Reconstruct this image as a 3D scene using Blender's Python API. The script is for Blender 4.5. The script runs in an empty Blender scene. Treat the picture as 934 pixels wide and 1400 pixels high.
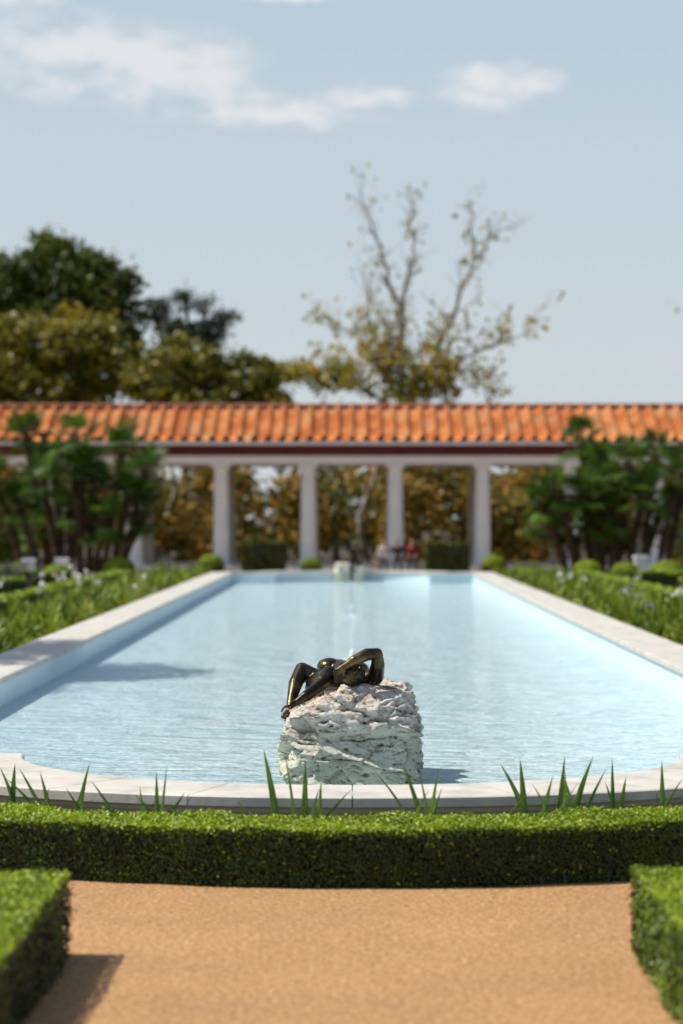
import bpy, bmesh, math, random
import numpy as np
from mathutils import Vector, noise, Matrix
R = np.random.default_rng(7); random.seed(7)
sc = bpy.context.scene
sc.view_settings.view_transform='Standard'; sc.view_settings.look='None'; sc.view_settings.exposure=0
COL = sc.collection

# ---------------------------------------------------------------- materials
def mat(name, base=(.5,.5,.5), rough=.7, metal=0, ior=1.45):
    m=bpy.data.materials.new(name); m.use_nodes=True
    n=m.node_tree.nodes; l=m.node_tree.links
    b=n['Principled BSDF']; b.inputs['Base Color'].default_value=(*base,1)
    b.inputs['Roughness'].default_value=rough; b.inputs['Metallic'].default_value=metal
    b.inputs['IOR'].default_value=ior
    return m,n,l,b
def ramp(n,stops):
    r=n.new('ShaderNodeValToRGB'); e=r.color_ramp.elements
    while len(e)<len(stops): e.new(.5)
    for i,(p,c) in enumerate(stops): e[i].position=p; e[i].color=(*c,1)
    return r
def noisen(n,l,scale,detail=4,rough=.6,coord='Object',mapping=None):
    tc=n.new('ShaderNodeTexCoord'); t=n.new('ShaderNodeTexNoise')
    t.inputs['Scale'].default_value=scale; t.inputs['Detail'].default_value=detail; t.inputs['Roughness'].default_value=rough
    if mapping:
        mp=n.new('ShaderNodeMapping'); mp.inputs['Scale'].default_value=mapping
        l.new(tc.outputs[coord],mp.inputs[0]); l.new(mp.outputs[0],t.inputs['Vector'])
    else: l.new(tc.outputs[coord],t.inputs['Vector'])
    return t
def noise_mat(name, stops, scale=5, rough=.7, bump=.0, bscale=None, detail=5, mapping=None, bdist=.02, metal=0):
    m,n,l,b=mat(name,rough=rough,metal=metal)
    t=noisen(n,l,scale,detail,mapping=mapping); r=ramp(n,stops)
    l.new(t.outputs['Fac'],r.inputs[0]); l.new(r.outputs[0],b.inputs['Base Color'])
    if bump:
        t2=noisen(n,l,bscale or scale*4,5,mapping=mapping); bp=n.new('ShaderNodeBump'); bp.inputs['Strength'].default_value=bump
        bp.inputs['Distance'].default_value=bdist
        l.new(t2.outputs['Fac'],bp.inputs['Height']); l.new(bp.outputs[0],b.inputs['Normal'])
    return m
def leaf_mat(name, stops, clscale=.5, trans=.3, rough=.5):
    m,n,l,b=mat(name,rough=rough)
    a=n.new('ShaderNodeAttribute'); a.attribute_name='rnd'
    t=noisen(n,l,clscale,3)
    mx=n.new('ShaderNodeMath'); mx.operation='MULTIPLY_ADD'; mx.inputs[1].default_value=1.1
    l.new(t.outputs['Fac'],mx.inputs[0])
    ad=n.new('ShaderNodeMath'); ad.operation='MULTIPLY_ADD'; ad.inputs[1].default_value=.5; ad.inputs[2].default_value=-.3
    l.new(a.outputs['Fac'],ad.inputs[0]); l.new(ad.outputs[0],mx.inputs[2])
    r=ramp(n,stops); l.new(mx.outputs[0],r.inputs[0]); l.new(r.outputs[0],b.inputs['Base Color'])
    tr=n.new('ShaderNodeBsdfTranslucent'); l.new(r.outputs[0],tr.inputs['Color'])
    ms=n.new('ShaderNodeMixShader'); ms.inputs[0].default_value=trans
    l.new(b.outputs[0],ms.inputs[1]); l.new(tr.outputs[0],ms.inputs[2]); l.new(ms.outputs[0],n['Material Output'].inputs['Surface'])
    return m

M={}
M['box']=leaf_mat('boxwood_lit_leaf',[(.1,(.08,.13,.004)),(.40,(.22,.32,.006)),(.7,(.36,.46,.010)),(1,(.52,.55,.03))],clscale=2.5,trans=.22,rough=.5)  # bright copy: sunlight on the top leaves is put into the colour
M['boxshade']=leaf_mat('boxwood_shade_leaf',[(.1,(.007,.015,.002)),(.5,(.018,.038,.003)),(.8,(.04,.075,.005)),(1,(.12,.17,.012))],clscale=3.5,trans=.08,rough=.5)  # dark copy: shade on the hedge sides is put into the colour
M['boxmid']=leaf_mat('boxwood_leaf',[(.1,(.04,.07,.004)),(.45,(.13,.21,.006)),(.75,(.24,.34,.010)),(1,(.34,.40,.02))],clscale=2.5,trans=.12,rough=.5)  # mid copy: sunlit left face and lit specks painted into leaf colour
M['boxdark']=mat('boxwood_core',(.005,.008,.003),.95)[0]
M['oak']=leaf_mat('oak_leaf',[(.1,(.02,.042,.008)),(.45,(.06,.095,.012)),(.75,(.15,.18,.022)),(1,(.24,.22,.03))],clscale=.35,trans=.25)
M['olive']=leaf_mat('olive_leaf',[(.1,(.06,.080,.010)),(.42,(.18,.18,.018)),(.72,(.37,.30,.027)),(1,(.47,.30,.033))],clscale=.35,trans=.35)
M['cedar']=leaf_mat('cedar_leaf',[(.1,(.02,.036,.016)),(.6,(.05,.075,.03)),(1,(.10,.12,.04))],clscale=.5,trans=.15)
M['syc']=leaf_mat('sycamore_leaf',[(.1,(.20,.24,.02)),(.4,(.36,.34,.035)),(.65,(.52,.38,.05)),(.85,(.50,.21,.04)),(1,(.50,.43,.08))],clscale=.8,trans=.4)
M['autumn']=leaf_mat('autumn_leaf',[(.05,(.03,.05,.010)),(.35,(.12,.13,.016)),(.6,(.33,.22,.025)),(.8,(.46,.21,.03)),(1,(.50,.36,.06))],clscale=.5,trans=.35)
M['palm']=leaf_mat('palm_leaf',[(.1,(.015,.045,.008)),(.45,(.055,.12,.015)),(.75,(.13,.22,.025)),(1,(.30,.38,.06))],clscale=1.1,trans=.28,rough=.4)
M['iris']=leaf_mat('iris_leaf',[(.1,(.07,.15,.03)),(.6,(.16,.27,.05)),(1,(.32,.40,.10))],clscale=3,trans=.35,rough=.4)
M['bed']=leaf_mat('bed_leaf',[(.1,(.03,.07,.008)),(.4,(.13,.20,.012)),(.7,(.30,.37,.025)),(1,(.48,.46,.07))],clscale=1.0,trans=.3)
M['grey']=leaf_mat('lavender_leaf',[(.1,(.10,.12,.09)),(.6,(.18,.20,.14)),(1,(.26,.27,.22))],clscale=1,trans=.2)
M['bark']=noise_mat('bark',[(.3,(.06,.045,.03)),(.7,(.17,.13,.09))],scale=3,rough=.9,bump=.5)
M['sbark']=noise_mat('sycamore_bark',[(.35,(.16,.13,.10)),(.55,(.32,.29,.24)),(.75,(.45,.42,.36))],scale=1.5,rough=.85,bump=.3)
M['pbark']=noise_mat('palm_bark',[(.3,(.035,.022,.014)),(.7,(.12,.075,.045))],scale=9,rough=.95,bump=.8)
M['soil']=noise_mat('soil',[(.3,(.035,.024,.015)),(.7,(.09,.06,.04))],scale=6,rough=.95,bump=.5)
M['white']=noise_mat('white_plaster',[(.3,(.72,.75,.79)),(.7,(.80,.82,.84))],scale=1.5,rough=.8)
M['maroon']=noise_mat('maroon_paint',[(.3,(.075,.010,.012)),(.7,(.11,.018,.018))],scale=2,rough=.6)
M['petal']=mat('white_petal',(.8,.8,.76),.6)[0]
M['petalp']=mat('purple_petal',(.30,.20,.45),.6)[0]

# aggregate path
m,n,l,b=mat('path_aggregate',rough=.85)
t=noisen(n,l,34,5,.8); r=ramp(n,[(.34,(.15,.068,.024)),(.45,(.42,.23,.093)),(.55,(.55,.32,.142)),(.68,(.82,.60,.37))]); l.new(t.outputs['Fac'],r.inputs[0])
t2=noisen(n,l,1.1,6,.65); r2=ramp(n,[(.3,(.82,.80,.78)),(.7,(1.05,1.03,1.0))]); l.new(t2.outputs['Fac'],r2.inputs[0])
mx=n.new('ShaderNodeMixRGB'); mx.blend_type='MULTIPLY'; mx.inputs[0].default_value=1
l.new(r.outputs[0],mx.inputs[1]); l.new(r2.outputs[0],mx.inputs[2]); l.new(mx.outputs[0],b.inputs['Base Color'])
bp=n.new('ShaderNodeBump'); bp.inputs['Strength'].default_value=.8; bp.inputs['Distance'].default_value=.014
l.new(t.outputs['Fac'],bp.inputs['Height']); l.new(bp.outputs[0],b.inputs['Normal']); M['path']=m

M['coping']=noise_mat('coping_marble',[(.3,(.42,.40,.36)),(.5,(.57,.54,.49)),(.72,(.68,.66,.61))],scale=3.2,rough=.6,bump=.15,bscale=20,detail=10)
M['creamwall']=noise_mat('cream_wall',[(.3,(.46,.40,.27)),(.7,(.60,.54,.40))],scale=3,rough=.8,bump=.2)
M['poolwall']=noise_mat('pool_plaster',[(.3,(.58,.73,.79)),(.7,(.68,.80,.84))],scale=2,rough=.5)

# water
m,n,l,b=mat('pool_water',(.42,.62,.70),.07,ior=1.33)
t=noisen(n,l,1.0,3,.5,mapping=(.5,1.0,1)); r=ramp(n,[(.3,(.55,.75,.83)),(.7,(.66,.83,.89))]); l.new(t.outputs['Fac'],r.inputs[0]); l.new(r.outputs[0],b.inputs['Base Color'])
tA=noisen(n,l,2.6,4,.6,mapping=(.55,1.6,1)); tB=noisen(n,l,8,3,.6,mapping=(.45,1.5,1))
ad=n.new('ShaderNodeMath'); ad.operation='MULTIPLY_ADD'; ad.inputs[1].default_value=.34
l.new(tB.outputs['Fac'],ad.inputs[0]); l.new(tA.outputs['Fac'],ad.inputs[2])
bp=n.new('ShaderNodeBump'); bp.inputs['Strength'].default_value=1; bp.inputs['Distance'].default_value=.32
l.new(ad.outputs[0],bp.inputs['Height']); l.new(bp.outputs[0],b.inputs['Normal']); M['water']=m

# rock
m,n,l,b=mat('weathered_rock',rough=.9)
tc=n.new('ShaderNodeTexCoord'); sep=n.new('ShaderNodeSeparateXYZ'); l.new(tc.outputs['Object'],sep.inputs[0])
t=noisen(n,l,8,10,.76,mapping=(1,1,2.2)); r=ramp(n,[(.355,(.07,.06,.05)),(.405,(.42,.39,.33)),(.47,(.80,.77,.70)),(.75,(.90,.88,.83))]); l.new(t.outputs['Fac'],r.inputs[0])
tp=noisen(n,l,4,5); rp=ramp(n,[(.42,(1,1,1)),(.62,(1.0,.84,.77))]); l.new(tp.outputs['Fac'],rp.inputs[0])
zt_=n.new('ShaderNodeMapRange'); zt_.inputs[1].default_value=.40; zt_.inputs[2].default_value=.72; l.new(sep.outputs['Z'],zt_.inputs[0])
m1=n.new('ShaderNodeMixRGB'); m1.blend_type='MULTIPLY'; l.new(zt_.outputs[0],m1.inputs[0]); l.new(r.outputs[0],m1.inputs[1]); l.new(rp.outputs[0],m1.inputs[2])
zr=n.new('ShaderNodeMapRange'); zr.inputs[1].default_value=.05; zr.inputs[2].default_value=.60; zr.inputs[3].default_value=1.; zr.inputs[4].default_value=0
l.new(sep.outputs['Z'],zr.inputs[0])
m2=n.new('ShaderNodeMixRGB'); m2.blend_type='MULTIPLY'; m2.inputs[2].default_value=(.92,1.0,.85,1); l.new(zr.outputs[0],m2.inputs[0]); l.new(m1.outputs[0],m2.inputs[1])
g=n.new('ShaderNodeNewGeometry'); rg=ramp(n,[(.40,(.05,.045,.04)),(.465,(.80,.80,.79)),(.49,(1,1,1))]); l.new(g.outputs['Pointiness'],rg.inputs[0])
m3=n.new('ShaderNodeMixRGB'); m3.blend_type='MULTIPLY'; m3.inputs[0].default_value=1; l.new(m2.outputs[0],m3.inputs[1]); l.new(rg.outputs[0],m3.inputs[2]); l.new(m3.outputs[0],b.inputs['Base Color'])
tb=noisen(n,l,22,10,.76,mapping=(1,1,1.6)); bp=n.new('ShaderNodeBump'); bp.inputs['Strength'].default_value=1; bp.inputs['Distance'].default_value=.04
l.new(tb.outputs['Fac'],bp.inputs['Height']); l.new(bp.outputs[0],b.inputs['Normal']); M['rock']=m

M['bronze']=noise_mat('dark_bronze',[(.3,(.026,.021,.016)),(.52,(.06,.046,.028)),(.8,(.28,.19,.085))],scale=5,rough=.31,bump=.10,bscale=60,metal=.85)

# roof tile
m,n,l,b=mat('terracotta_tile',rough=.8)
tc=n.new('ShaderNodeTexCoord'); mp=n.new('ShaderNodeMapping'); mp.inputs['Scale'].default_value=(1/.56,1/.62,0); l.new(tc.outputs['Object'],mp.inputs[0])
sn=n.new('ShaderNodeVectorMath'); sn.operation='FLOOR'; l.new(mp.outputs[0],sn.inputs[0])
wn=n.new('ShaderNodeTexWhiteNoise'); l.new(sn.outputs[0],wn.inputs['Vector'])
r=ramp(n,[(0,(.60,.17,.045)),(.5,(.80,.27,.075)),(.85,(.88,.37,.13)),(1,(.70,.38,.18))]); l.new(wn.outputs['Value'],r.inputs[0])
t=noisen(n,l,3,5); r2=ramp(n,[(.3,(.8,.8,.8)),(.7,(1.1,1.1,1.1))]); l.new(t.outputs['Fac'],r2.inputs[0])
mx=n.new('ShaderNodeMixRGB'); mx.blend_type='MULTIPLY'; mx.inputs[0].default_value=1; l.new(r.outputs[0],mx.inputs[1]); l.new(r2.outputs[0],mx.inputs[2]); l.new(mx.outputs[0],b.inputs['Base Color']); M['tile']=m

# ---------------------------------------------------------------- mesh helpers
class Acc:
    def __init__(s): s.v=[]; s.f=[]; s.m=[]; s.n=0
    def add(s,v,f,mi=0):
        v=[tuple(p) for p in v]; s.v+=v; s.f+=[tuple(i+s.n for i in q) for q in f]; s.m+=[mi]*len(f); s.n+=len(v)
def mesh_obj(name,v,f,mats,mi=None,smooth=False,parent=None,rnd=None):
    me=bpy.data.meshes.new(name); me.from_pydata([tuple(p) for p in v],[],[tuple(q) for q in f])
    for m_ in mats: me.materials.append(m_)
    if mi is not None: me.polygons.foreach_set('material_index',np.array(mi,dtype=np.int32))
    if smooth: me.polygons.foreach_set('use_smooth',np.ones(len(f),dtype=bool))
    a=me.attributes.new('rnd','FLOAT','FACE')
    a.data.foreach_set('value',(rnd if rnd is not None else R.random(len(f))).astype(np.float32))
    me.update()
    o=bpy.data.objects.new(name,me); COL.objects.link(o)
    if parent: o.parent=parent
    return o
def acc_obj(name,a,mats,**k): return mesh_obj(name,a.v,a.f,mats,mi=a.m,**k)
def empty(name,loc=(0,0,0)):
    e=bpy.data.objects.new(name,None); COL.objects.link(e); e.location=loc; e.empty_display_size=.3; return e
def unit(v): return v/np.maximum(np.linalg.norm(v,axis=1,keepdims=True),1e-9)
def leaf_geo(P,L,W,normal=None,nb=0.,up=0.):
    N=len(P); nr=unit(R.normal(size=(N,3)))
    if normal is not None: nr=unit(nr*(1-nb)+normal*nb)
    d=R.normal(size=(N,3)); d[:,2]+=up; d=unit(d-nr*np.sum(d*nr,axis=1,keepdims=True)); w=np.cross(nr,d)
    L=(L*(.6+.8*R.random(N)))[:,None]; W=(W*(.6+.8*R.random(N)))[:,None]
    v=np.stack([P-d*L/2,P+w*W/2-d*L*.05+nr*L*.08,P+d*L/2,P-w*W/2-d*L*.05+nr*L*.08],axis=1).reshape(-1,3)
    return v,np.arange(4*N).reshape(N,4)
def fast_obj(name,parts,mats,parent=None):
    V=[];F=[];MI=[];n0=0
    for v,f,mi in parts:
        V.append(np.asarray(v,float)); F.append(np.asarray(f)+n0); MI.append(np.broadcast_to(np.asarray(mi),(len(f),))); n0+=len(v)
    V=np.concatenate(V); F=np.concatenate(F).astype(np.int32); MI=np.concatenate(MI).astype(np.int32)
    me=bpy.data.meshes.new(name); me.vertices.add(len(V)); me.vertices.foreach_set('co',V.astype(np.float32).ravel())
    me.loops.add(F.size); me.loops.foreach_set('vertex_index',F.ravel()); me.polygons.add(len(F))
    me.polygons.foreach_set('loop_start',np.arange(0,F.size,4,dtype=np.int32)); me.polygons.foreach_set('loop_total',np.full(len(F),4,dtype=np.int32))
    for m_ in mats: me.materials.append(m_)
    me.polygons.foreach_set('material_index',MI)
    a=me.attributes.new('rnd','FLOAT','FACE'); a.data.foreach_set('value',R.random(len(F)).astype(np.float32))
    me.update(calc_edges=True); me.validate()
    o=bpy.data.objects.new(name,me); COL.objects.link(o)
    if parent: o.parent=parent
    return o
def box(a,x0,x1,y0,y1,z0,z1,mi=0):
    v=[(x0,y0,z0),(x1,y0,z0),(x1,y1,z0),(x0,y1,z0),(x0,y0,z1),(x1,y0,z1),(x1,y1,z1),(x0,y1,z1)]
    a.add(v,[(3,2,1,0),(4,5,6,7),(0,1,5,4),(1,2,6,5),(2,3,7,6),(3,0,4,7)],mi)
def tube(a,pts,rad,sides=6,mi=0):
    pts=[Vector(p) for p in pts]; v=[];f=[]
    for i,p in enumerate(pts):
        d=(pts[min(i+1,len(pts)-1)]-pts[max(i-1,0)]).normalized()
        u=d.cross(Vector((0,1,.01))); u=u.normalized() if u.length>.05 else d.cross(Vector((1,0,0))).normalized()
        w=d.cross(u)
        for k in range(sides):
            t=2*math.pi*k/sides; v.append(p+(u*math.cos(t)+w*math.sin(t))*rad[i])
    for i in range(len(pts)-1):
        for k in range(sides):
            k2=(k+1)%sides; f.append((i*sides+k,i*sides+k2,(i+1)*sides+k2,(i+1)*sides+k))
    a.add(v,f,mi)
def lathe(a,prof,cx,cy,seg=24,mi=0,cap=True):
    v=[];f=[]
    for (r_,z) in prof:
        for k in range(seg):
            t=2*math.pi*k/seg; v.append((cx+r_*math.cos(t),cy+r_*math.sin(t),z))
    for i in range(len(prof)-1):
        for k in range(seg):
            k2=(k+1)%seg; f.append((i*seg+k,i*seg+k2,(i+1)*seg+k2,(i+1)*seg+k))
    if cap: f.append(tuple((len(prof)-1)*seg+k for k in range(seg)))
    a.add(v,f,mi)
def capsule(a,p,q,rp,rq,mi=0,seg=14,rings=8):
    p=Vector(p);q=Vector(q); d=q-p
    d=d.normalized() if d.length>1e-6 else Vector((0,0,1))
    u=d.cross(Vector((0,0,1))); u=u.normalized() if u.length>.05 else Vector((1,0,0)); w=d.cross(u)
    v=[];f=[];rows=[]
    for i in range(rings+1): rows.append((p,rp,-math.pi/2+(math.pi/2)*i/rings))
    for i in range(rings+1): rows.append((q,rq,(math.pi/2)*i/rings))
    for (c,r_,ph) in rows:
        rr=max(math.cos(ph),.001)*r_
        for k in range(seg):
            t=2*math.pi*k/seg; v.append(c+d*(math.sin(ph)*r_)+(u*math.cos(t)+w*math.sin(t))*rr)
    n_=len(rows)
    for i in range(n_-1):
        for k in range(seg):
            k2=(k+1)%seg; f.append((i*seg+k,(i+1)*seg+k,(i+1)*seg+k2,i*seg+k2))
    f.append(tuple(k for k in range(seg))); f.append(tuple((n_-1)*seg+k for k in reversed(range(seg))))
    a.add(v,f,mi)
def ellipsoid(a,c,r,rot=None,seg=20,rings=12):
    v=[];f=[]; Mx=rot or Matrix.Identity(3)
    for i in range(rings+1):
        ph=-math.pi/2+math.pi*i/rings
        for k in range(seg):
            t=2*math.pi*k/seg; cr=max(math.cos(ph),.002)
            v.append(Vector(c)+Mx@Vector((r[0]*cr*math.cos(t),r[1]*cr*math.sin(t),r[2]*math.sin(ph))))
    for i in range(rings):
        for k in range(seg):
            k2=(k+1)%seg; f.append((i*seg+k,i*seg+k2,(i+1)*seg+k2,(i+1)*seg+k))
    f.append(tuple(reversed(range(seg)))); f.append(tuple(rings*seg+k for k in range(seg)))
    a.add(v,f)
def fuse(name,a,mats,voxel,smooth_it=4,parent=None,classify=None):
    o=mesh_obj(name,a.v,a.f,mats)
    md=o.modifiers.new('r','REMESH'); md.mode='VOXEL'; md.voxel_size=voxel
    ms=o.modifiers.new('s','SMOOTH'); ms.iterations=smooth_it; ms.factor=.5
    dg=bpy.context.evaluated_depsgraph_get(); me=bpy.data.meshes.new_from_object(o.evaluated_get(dg))
    o.modifiers.clear(); o.data=me
    me.materials.clear()
    for m_ in mats: me.materials.append(m_)
    if classify:
        idx=np.array([classify(p.center) for p in me.polygons],dtype=np.int32); me.polygons.foreach_set('material_index',idx)
    else: me.polygons.foreach_set('material_index',np.zeros(len(me.polygons),dtype=np.int32))
    me.polygons.foreach_set('use_smooth',np.ones(len(me.polygons),dtype=bool)); me.update()
    if parent: o.parent=parent
    return o

# ---------------------------------------------------------------- ground & path
a=Acc(); box(a,-900,900,-60,1500,-.6,0); g=acc_obj('ground',a,[M['soil']])
a=Acc(); a.add([(-7,-8,.004),(7,-8,.004),(7,14.6,.004),(-7,14.6,.004)],[(0,1,2,3)]); acc_obj('garden_path',a,[M['path']])
for sx in (-1,1):
    a=Acc(); x0,x1=sorted((sx*7.6,sx*9.4)); a.add([(x0,16,.004),(x1,16,.004),(x1,82.4,.004),(x0,82.4,.004)],[(0,1,2,3)]); acc_obj('garden_path',a,[M['path']])
a=Acc(); a.add([(-40,82.5,.008),(40,82.5,.008),(40,95.6,.008),(-40,95.6,.008)],[(0,1,2,3)]); acc_obj('garden_path',a,[M['path']])

# ---------------------------------------------------------------- pool
HW,Y0,Y1,BW,BS=3.85,18.1,78.0,2.45,2.15
def loop(off,n_arc=28):
    w=HW+off; b_=BW+off; s=BS+off; p=[]
    def seg(p0,p1,k):
        return [(p0[0]+(p1[0]-p0[0])*i/k,p0[1]+(p1[1]-p0[1])*i/k) for i in range(k)]
    p+=seg((-w,Y1+off),(-w,Y0-off),44); p+=seg((-w,Y0-off),(-b_,Y0-off),2)
    for i in range(n_arc):
        t=math.pi*i/n_arc; p.append((-b_*math.cos(t),(Y0-off)-(s-off)*math.sin(t)))
    p+=seg((b_,Y0-off),(w,Y0-off),2); p+=seg((w,Y0-off),(w,Y1+off),44); p+=seg((w,Y1+off),(b_,Y1+off),2)
    for i in range(n_arc):
        t=math.pi*i/n_arc; p.append((b_*math.cos(t),(Y1+off)+(s-off)*math.sin(t)))
    p+=seg((-b_,Y1+off),(-w,Y1+off),2)
    return p
def band(a,o0,o1,z0,z1,gap=0,mi=0):
    A=loop(o0);B=loop(o1);n_=len(A)
    if gap==0:
        v=[];f=[]
        for i in range(n_):
            v+=[(*A[i],z0),(*B[i],z0),(*B[i],z1),(*A[i],z1)]
        for i in range(n_):
            j=(i+1)%n_
            for k in range(4):
                k2=(k+1)%4; f.append((i*4+k,i*4+k2,j*4+k2,j*4+k))
        a.add(v,f,mi)
    else:
        for i in range(n_):
            j=(i+1)%n_
            A0,A1,B0,B1=[Vector((*q,0)) for q in (A[i],A[j],B[i],B[j])]
            arc=(A1-A0).length<.6
            g0=gap if not arc or i%3==0 else 0
            L=(A1-A0).length; e=g0/L if L>0 else 0; e2=g0/max((B1-B0).length,.01)
            a0=A0.lerp(A1,e);b0=B0.lerp(B1,e2)
            dz=random.uniform(-.0015,.0015) if not arc else 0
            c=.008
            v=[(*a0.xy,z0),(*A1.xy,z0),(*B1.xy,z0),(*b0.xy,z0),(*a0.xy,z1-c),(*A1.xy,z1-c),(*B1.xy,z1-c),(*b0.xy,z1-c)]
            ins=.012/abs(o1-o0)
            v+=[(*a0.lerp(b0,ins).xy,z1+dz),(*A1.lerp(B1,ins).xy,z1+dz),(*B1.lerp(A1,ins).xy,z1+dz),(*b0.lerp(a0,ins).xy,z1+dz)]
            a.add(v,[(0,1,2,3),(0,4,5,1),(1,5,6,2),(2,6,7,3),(3,7,4,0),(4,8,9,5),(5,9,10,6),(6,10,11,7),(7,11,8,4),(8,11,10,9)],mi)
pool=empty('reflecting_pool',(0,0,0))
a=Acc(); band(a,0,.72,.325,.39,gap=.008); acc_obj('coping',a,[M['coping']],parent=pool)
a=Acc(); band(a,.04,.30,-.1,.323); acc_obj('inner_wall',a,[M['poolwall']],parent=pool)
a=Acc(); band(a,.31,.64,-.1,.322); band(a,.641,.685,.285,.321); band(a,.641,.665,.25,.284); band(a,.641,.67,.0,.07); acc_obj('outer_wall',a,[M['creamwall']],parent=pool)
A=loop(.05); bm=bmesh.new(); bm.faces.new([bm.verts.new((*q,.05)) for q in A]); bmesh.ops.triangulate(bm,faces=bm.faces[:])
me=bpy.data.meshes.new('water'); bm.to_mesh(me); me.materials.append(M['water']); w=bpy.data.objects.new('water',me); COL.objects.link(w)
if me.polygons[0].normal.z<0: me.flip_normals()

# ---------------------------------------------------------------- hedges
def hedge(name,x0,x1,y0,y1,h,curve=0.,n=60000,L=.024,W=.015,faces='tflrb',wob=.012,lm='box'):
    dx,dy=x1-x0,y1-y0; areas={'t':dx*dy,'f':dx*h,'b':dx*h,'l':dy*h,'r':dy*h}; tot=sum(areas[c] for c in faces)
    P=[];Nn=[];NB=[];MI=[]
    for c in faces:
        k=int(n*areas[c]/tot); u=R.random(k);v=R.random(k); s=R.normal(size=k)*.011+.008*R.random(k)*L/.024
        if c!='t': s=s+.03*R.random(k)**2-.004
        if c=='t': p=np.stack([x0+u*dx,y0+v*dy,h-s],1); nn=(0,0,1)
        if c=='f': p=np.stack([x0+u*dx,y0+s,v*h],1); nn=(0,-1,-.05)
        if c=='b': p=np.stack([x0+u*dx,y1-s,v*h],1); nn=(0,1,.1)
        if c=='l': p=np.stack([x0+s,y0+u*dy,v*h],1); nn=(-1,0,.15)
        if c=='r': p=np.stack([x1-s,y0+u*dy,v*h],1); nn=(1,0,0)
        # sun and shade painted into leaf colour: bright top and edge, dark sides
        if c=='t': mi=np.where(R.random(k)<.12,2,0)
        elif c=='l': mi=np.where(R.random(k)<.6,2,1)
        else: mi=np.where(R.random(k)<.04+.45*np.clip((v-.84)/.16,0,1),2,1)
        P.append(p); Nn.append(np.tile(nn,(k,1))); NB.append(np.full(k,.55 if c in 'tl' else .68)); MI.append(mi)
    P=np.concatenate(P);Nn=np.concatenate(Nn).astype(float);NB=np.concatenate(NB)[:,None];MI=np.concatenate(MI)
    wv=(np.sin(P[:,0]*5.1+P[:,1]*3)+np.sin(P[:,0]*11+P[:,1]*7+P[:,2]*9)*.6+np.sin(P[:,1]*4.3-P[:,0]*17)*.4)*wob*.6
    P+=Nn*wv[:,None]*1.0
    P[:,1]+=curve*P[:,0]**2
    v,f=leaf_geo(P,L,W,Nn,NB)
    parts=[(v,f,MI)]
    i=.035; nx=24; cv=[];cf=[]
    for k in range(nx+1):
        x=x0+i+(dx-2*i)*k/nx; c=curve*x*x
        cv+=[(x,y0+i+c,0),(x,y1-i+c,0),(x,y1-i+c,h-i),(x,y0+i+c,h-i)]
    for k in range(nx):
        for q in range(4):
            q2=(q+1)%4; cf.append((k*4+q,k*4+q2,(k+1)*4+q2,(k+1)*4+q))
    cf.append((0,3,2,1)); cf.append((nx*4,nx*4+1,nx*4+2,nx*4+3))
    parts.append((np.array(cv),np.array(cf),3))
    return fast_obj(name,parts,[M[lm],M['boxshade'],M['boxmid'] if lm=='box' else M[lm],M['boxdark']])
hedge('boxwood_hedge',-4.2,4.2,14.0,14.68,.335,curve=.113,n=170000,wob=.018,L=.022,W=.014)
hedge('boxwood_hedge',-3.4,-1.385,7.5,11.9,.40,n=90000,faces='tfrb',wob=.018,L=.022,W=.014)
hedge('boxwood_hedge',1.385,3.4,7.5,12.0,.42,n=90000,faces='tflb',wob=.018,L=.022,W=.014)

# irises between hedge and pool
def iris(name,blades):
    parts=[]
    for (bx,tx,tz) in blades:
        y=14.92+.115*bx*bx+random.uniform(-.03,.12); k=9; w=random.uniform(.017,.028)
        slope=(tx-bx)/max(tz-.35,.12); b0=bx-slope*.35*.45; cv=random.uniform(1.15,1.9)
        v=[];f=[]; tw=random.uniform(-.6,.6)
        for i in range(k+1):
            t=i/k; z=tz*t; xx=b0+(tx-b0)*(t**cv); yy=y-.05*t*t
            ww=w*(1-t**2.6)*(.85+.3*t)+.0006; tt=tw+.5*t
            cx,sx_=math.cos(tt)*ww,math.sin(tt)*ww
            v+=[(xx-cx,yy-sx_,z),(xx,yy+.005,z),(xx+cx,yy+sx_,z)]
        for i in range(k):
            f+=[(i*3,i*3+1,i*3+4,i*3+3),(i*3+1,i*3+2,i*3+5,i*3+4)]
        parts.append((np.array(v),np.array(f),0))
    return fast_obj(name,parts,[M['iris']])
C=[[(-2.17,-2.15,.585),(-1.97,-2.11,.57),(-1.92,-1.98,.54),(-2.17,-2.25,.563),(-2.05,-2.2,.49)],
 [(-1.72,-1.66,.60),(-1.74,-1.68,.51),(-1.49,-1.63,.51),(-1.7,-1.8,.45)],
 [(-1.30,-1.32,.48),(-1.22,-1.22,.565),(-1.18,-1.15,.61),(-1.146,-1.04,.44),(-1.25,-1.36,.43)],
 [(-.47,-.543,.73),(-.36,-.415,.71),(-.292,-.288,.65),(-.2,-.187,.54),(-.667,-.71,.42),(-.12,-.0,.47),(-.16,-.03,.45),(-.25,-.2,.49)],
 [(.306,.123,.60),(.43,.32,.62),(.466,.415,.59),(.498,.54,.60),(.406,.475,.48),(.5,.56,.48)],
 [(1.055,.918,.63),(1.073,1.046,.65),(1.0,1.12,.47)],
 [(1.205,1.25,.55),(1.297,1.329,.665),(1.342,1.342,.57),(1.41,1.511,.66),(1.457,1.594,.59),(1.274,1.41,.50),(1.22,1.12,.50),(1.38,1.33,.53)],
 [(1.648,1.639,.64),(1.685,1.72,.53),(1.66,1.6,.48)],[(1.98,1.97,.61),(2.0,2.1,.50)],[(-2.5,-2.4,.56),(-2.45,-2.6,.6)],[(2.4,2.5,.6),(2.45,2.3,.5)]]
for c in C: iris('iris_plant',c)

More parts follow.
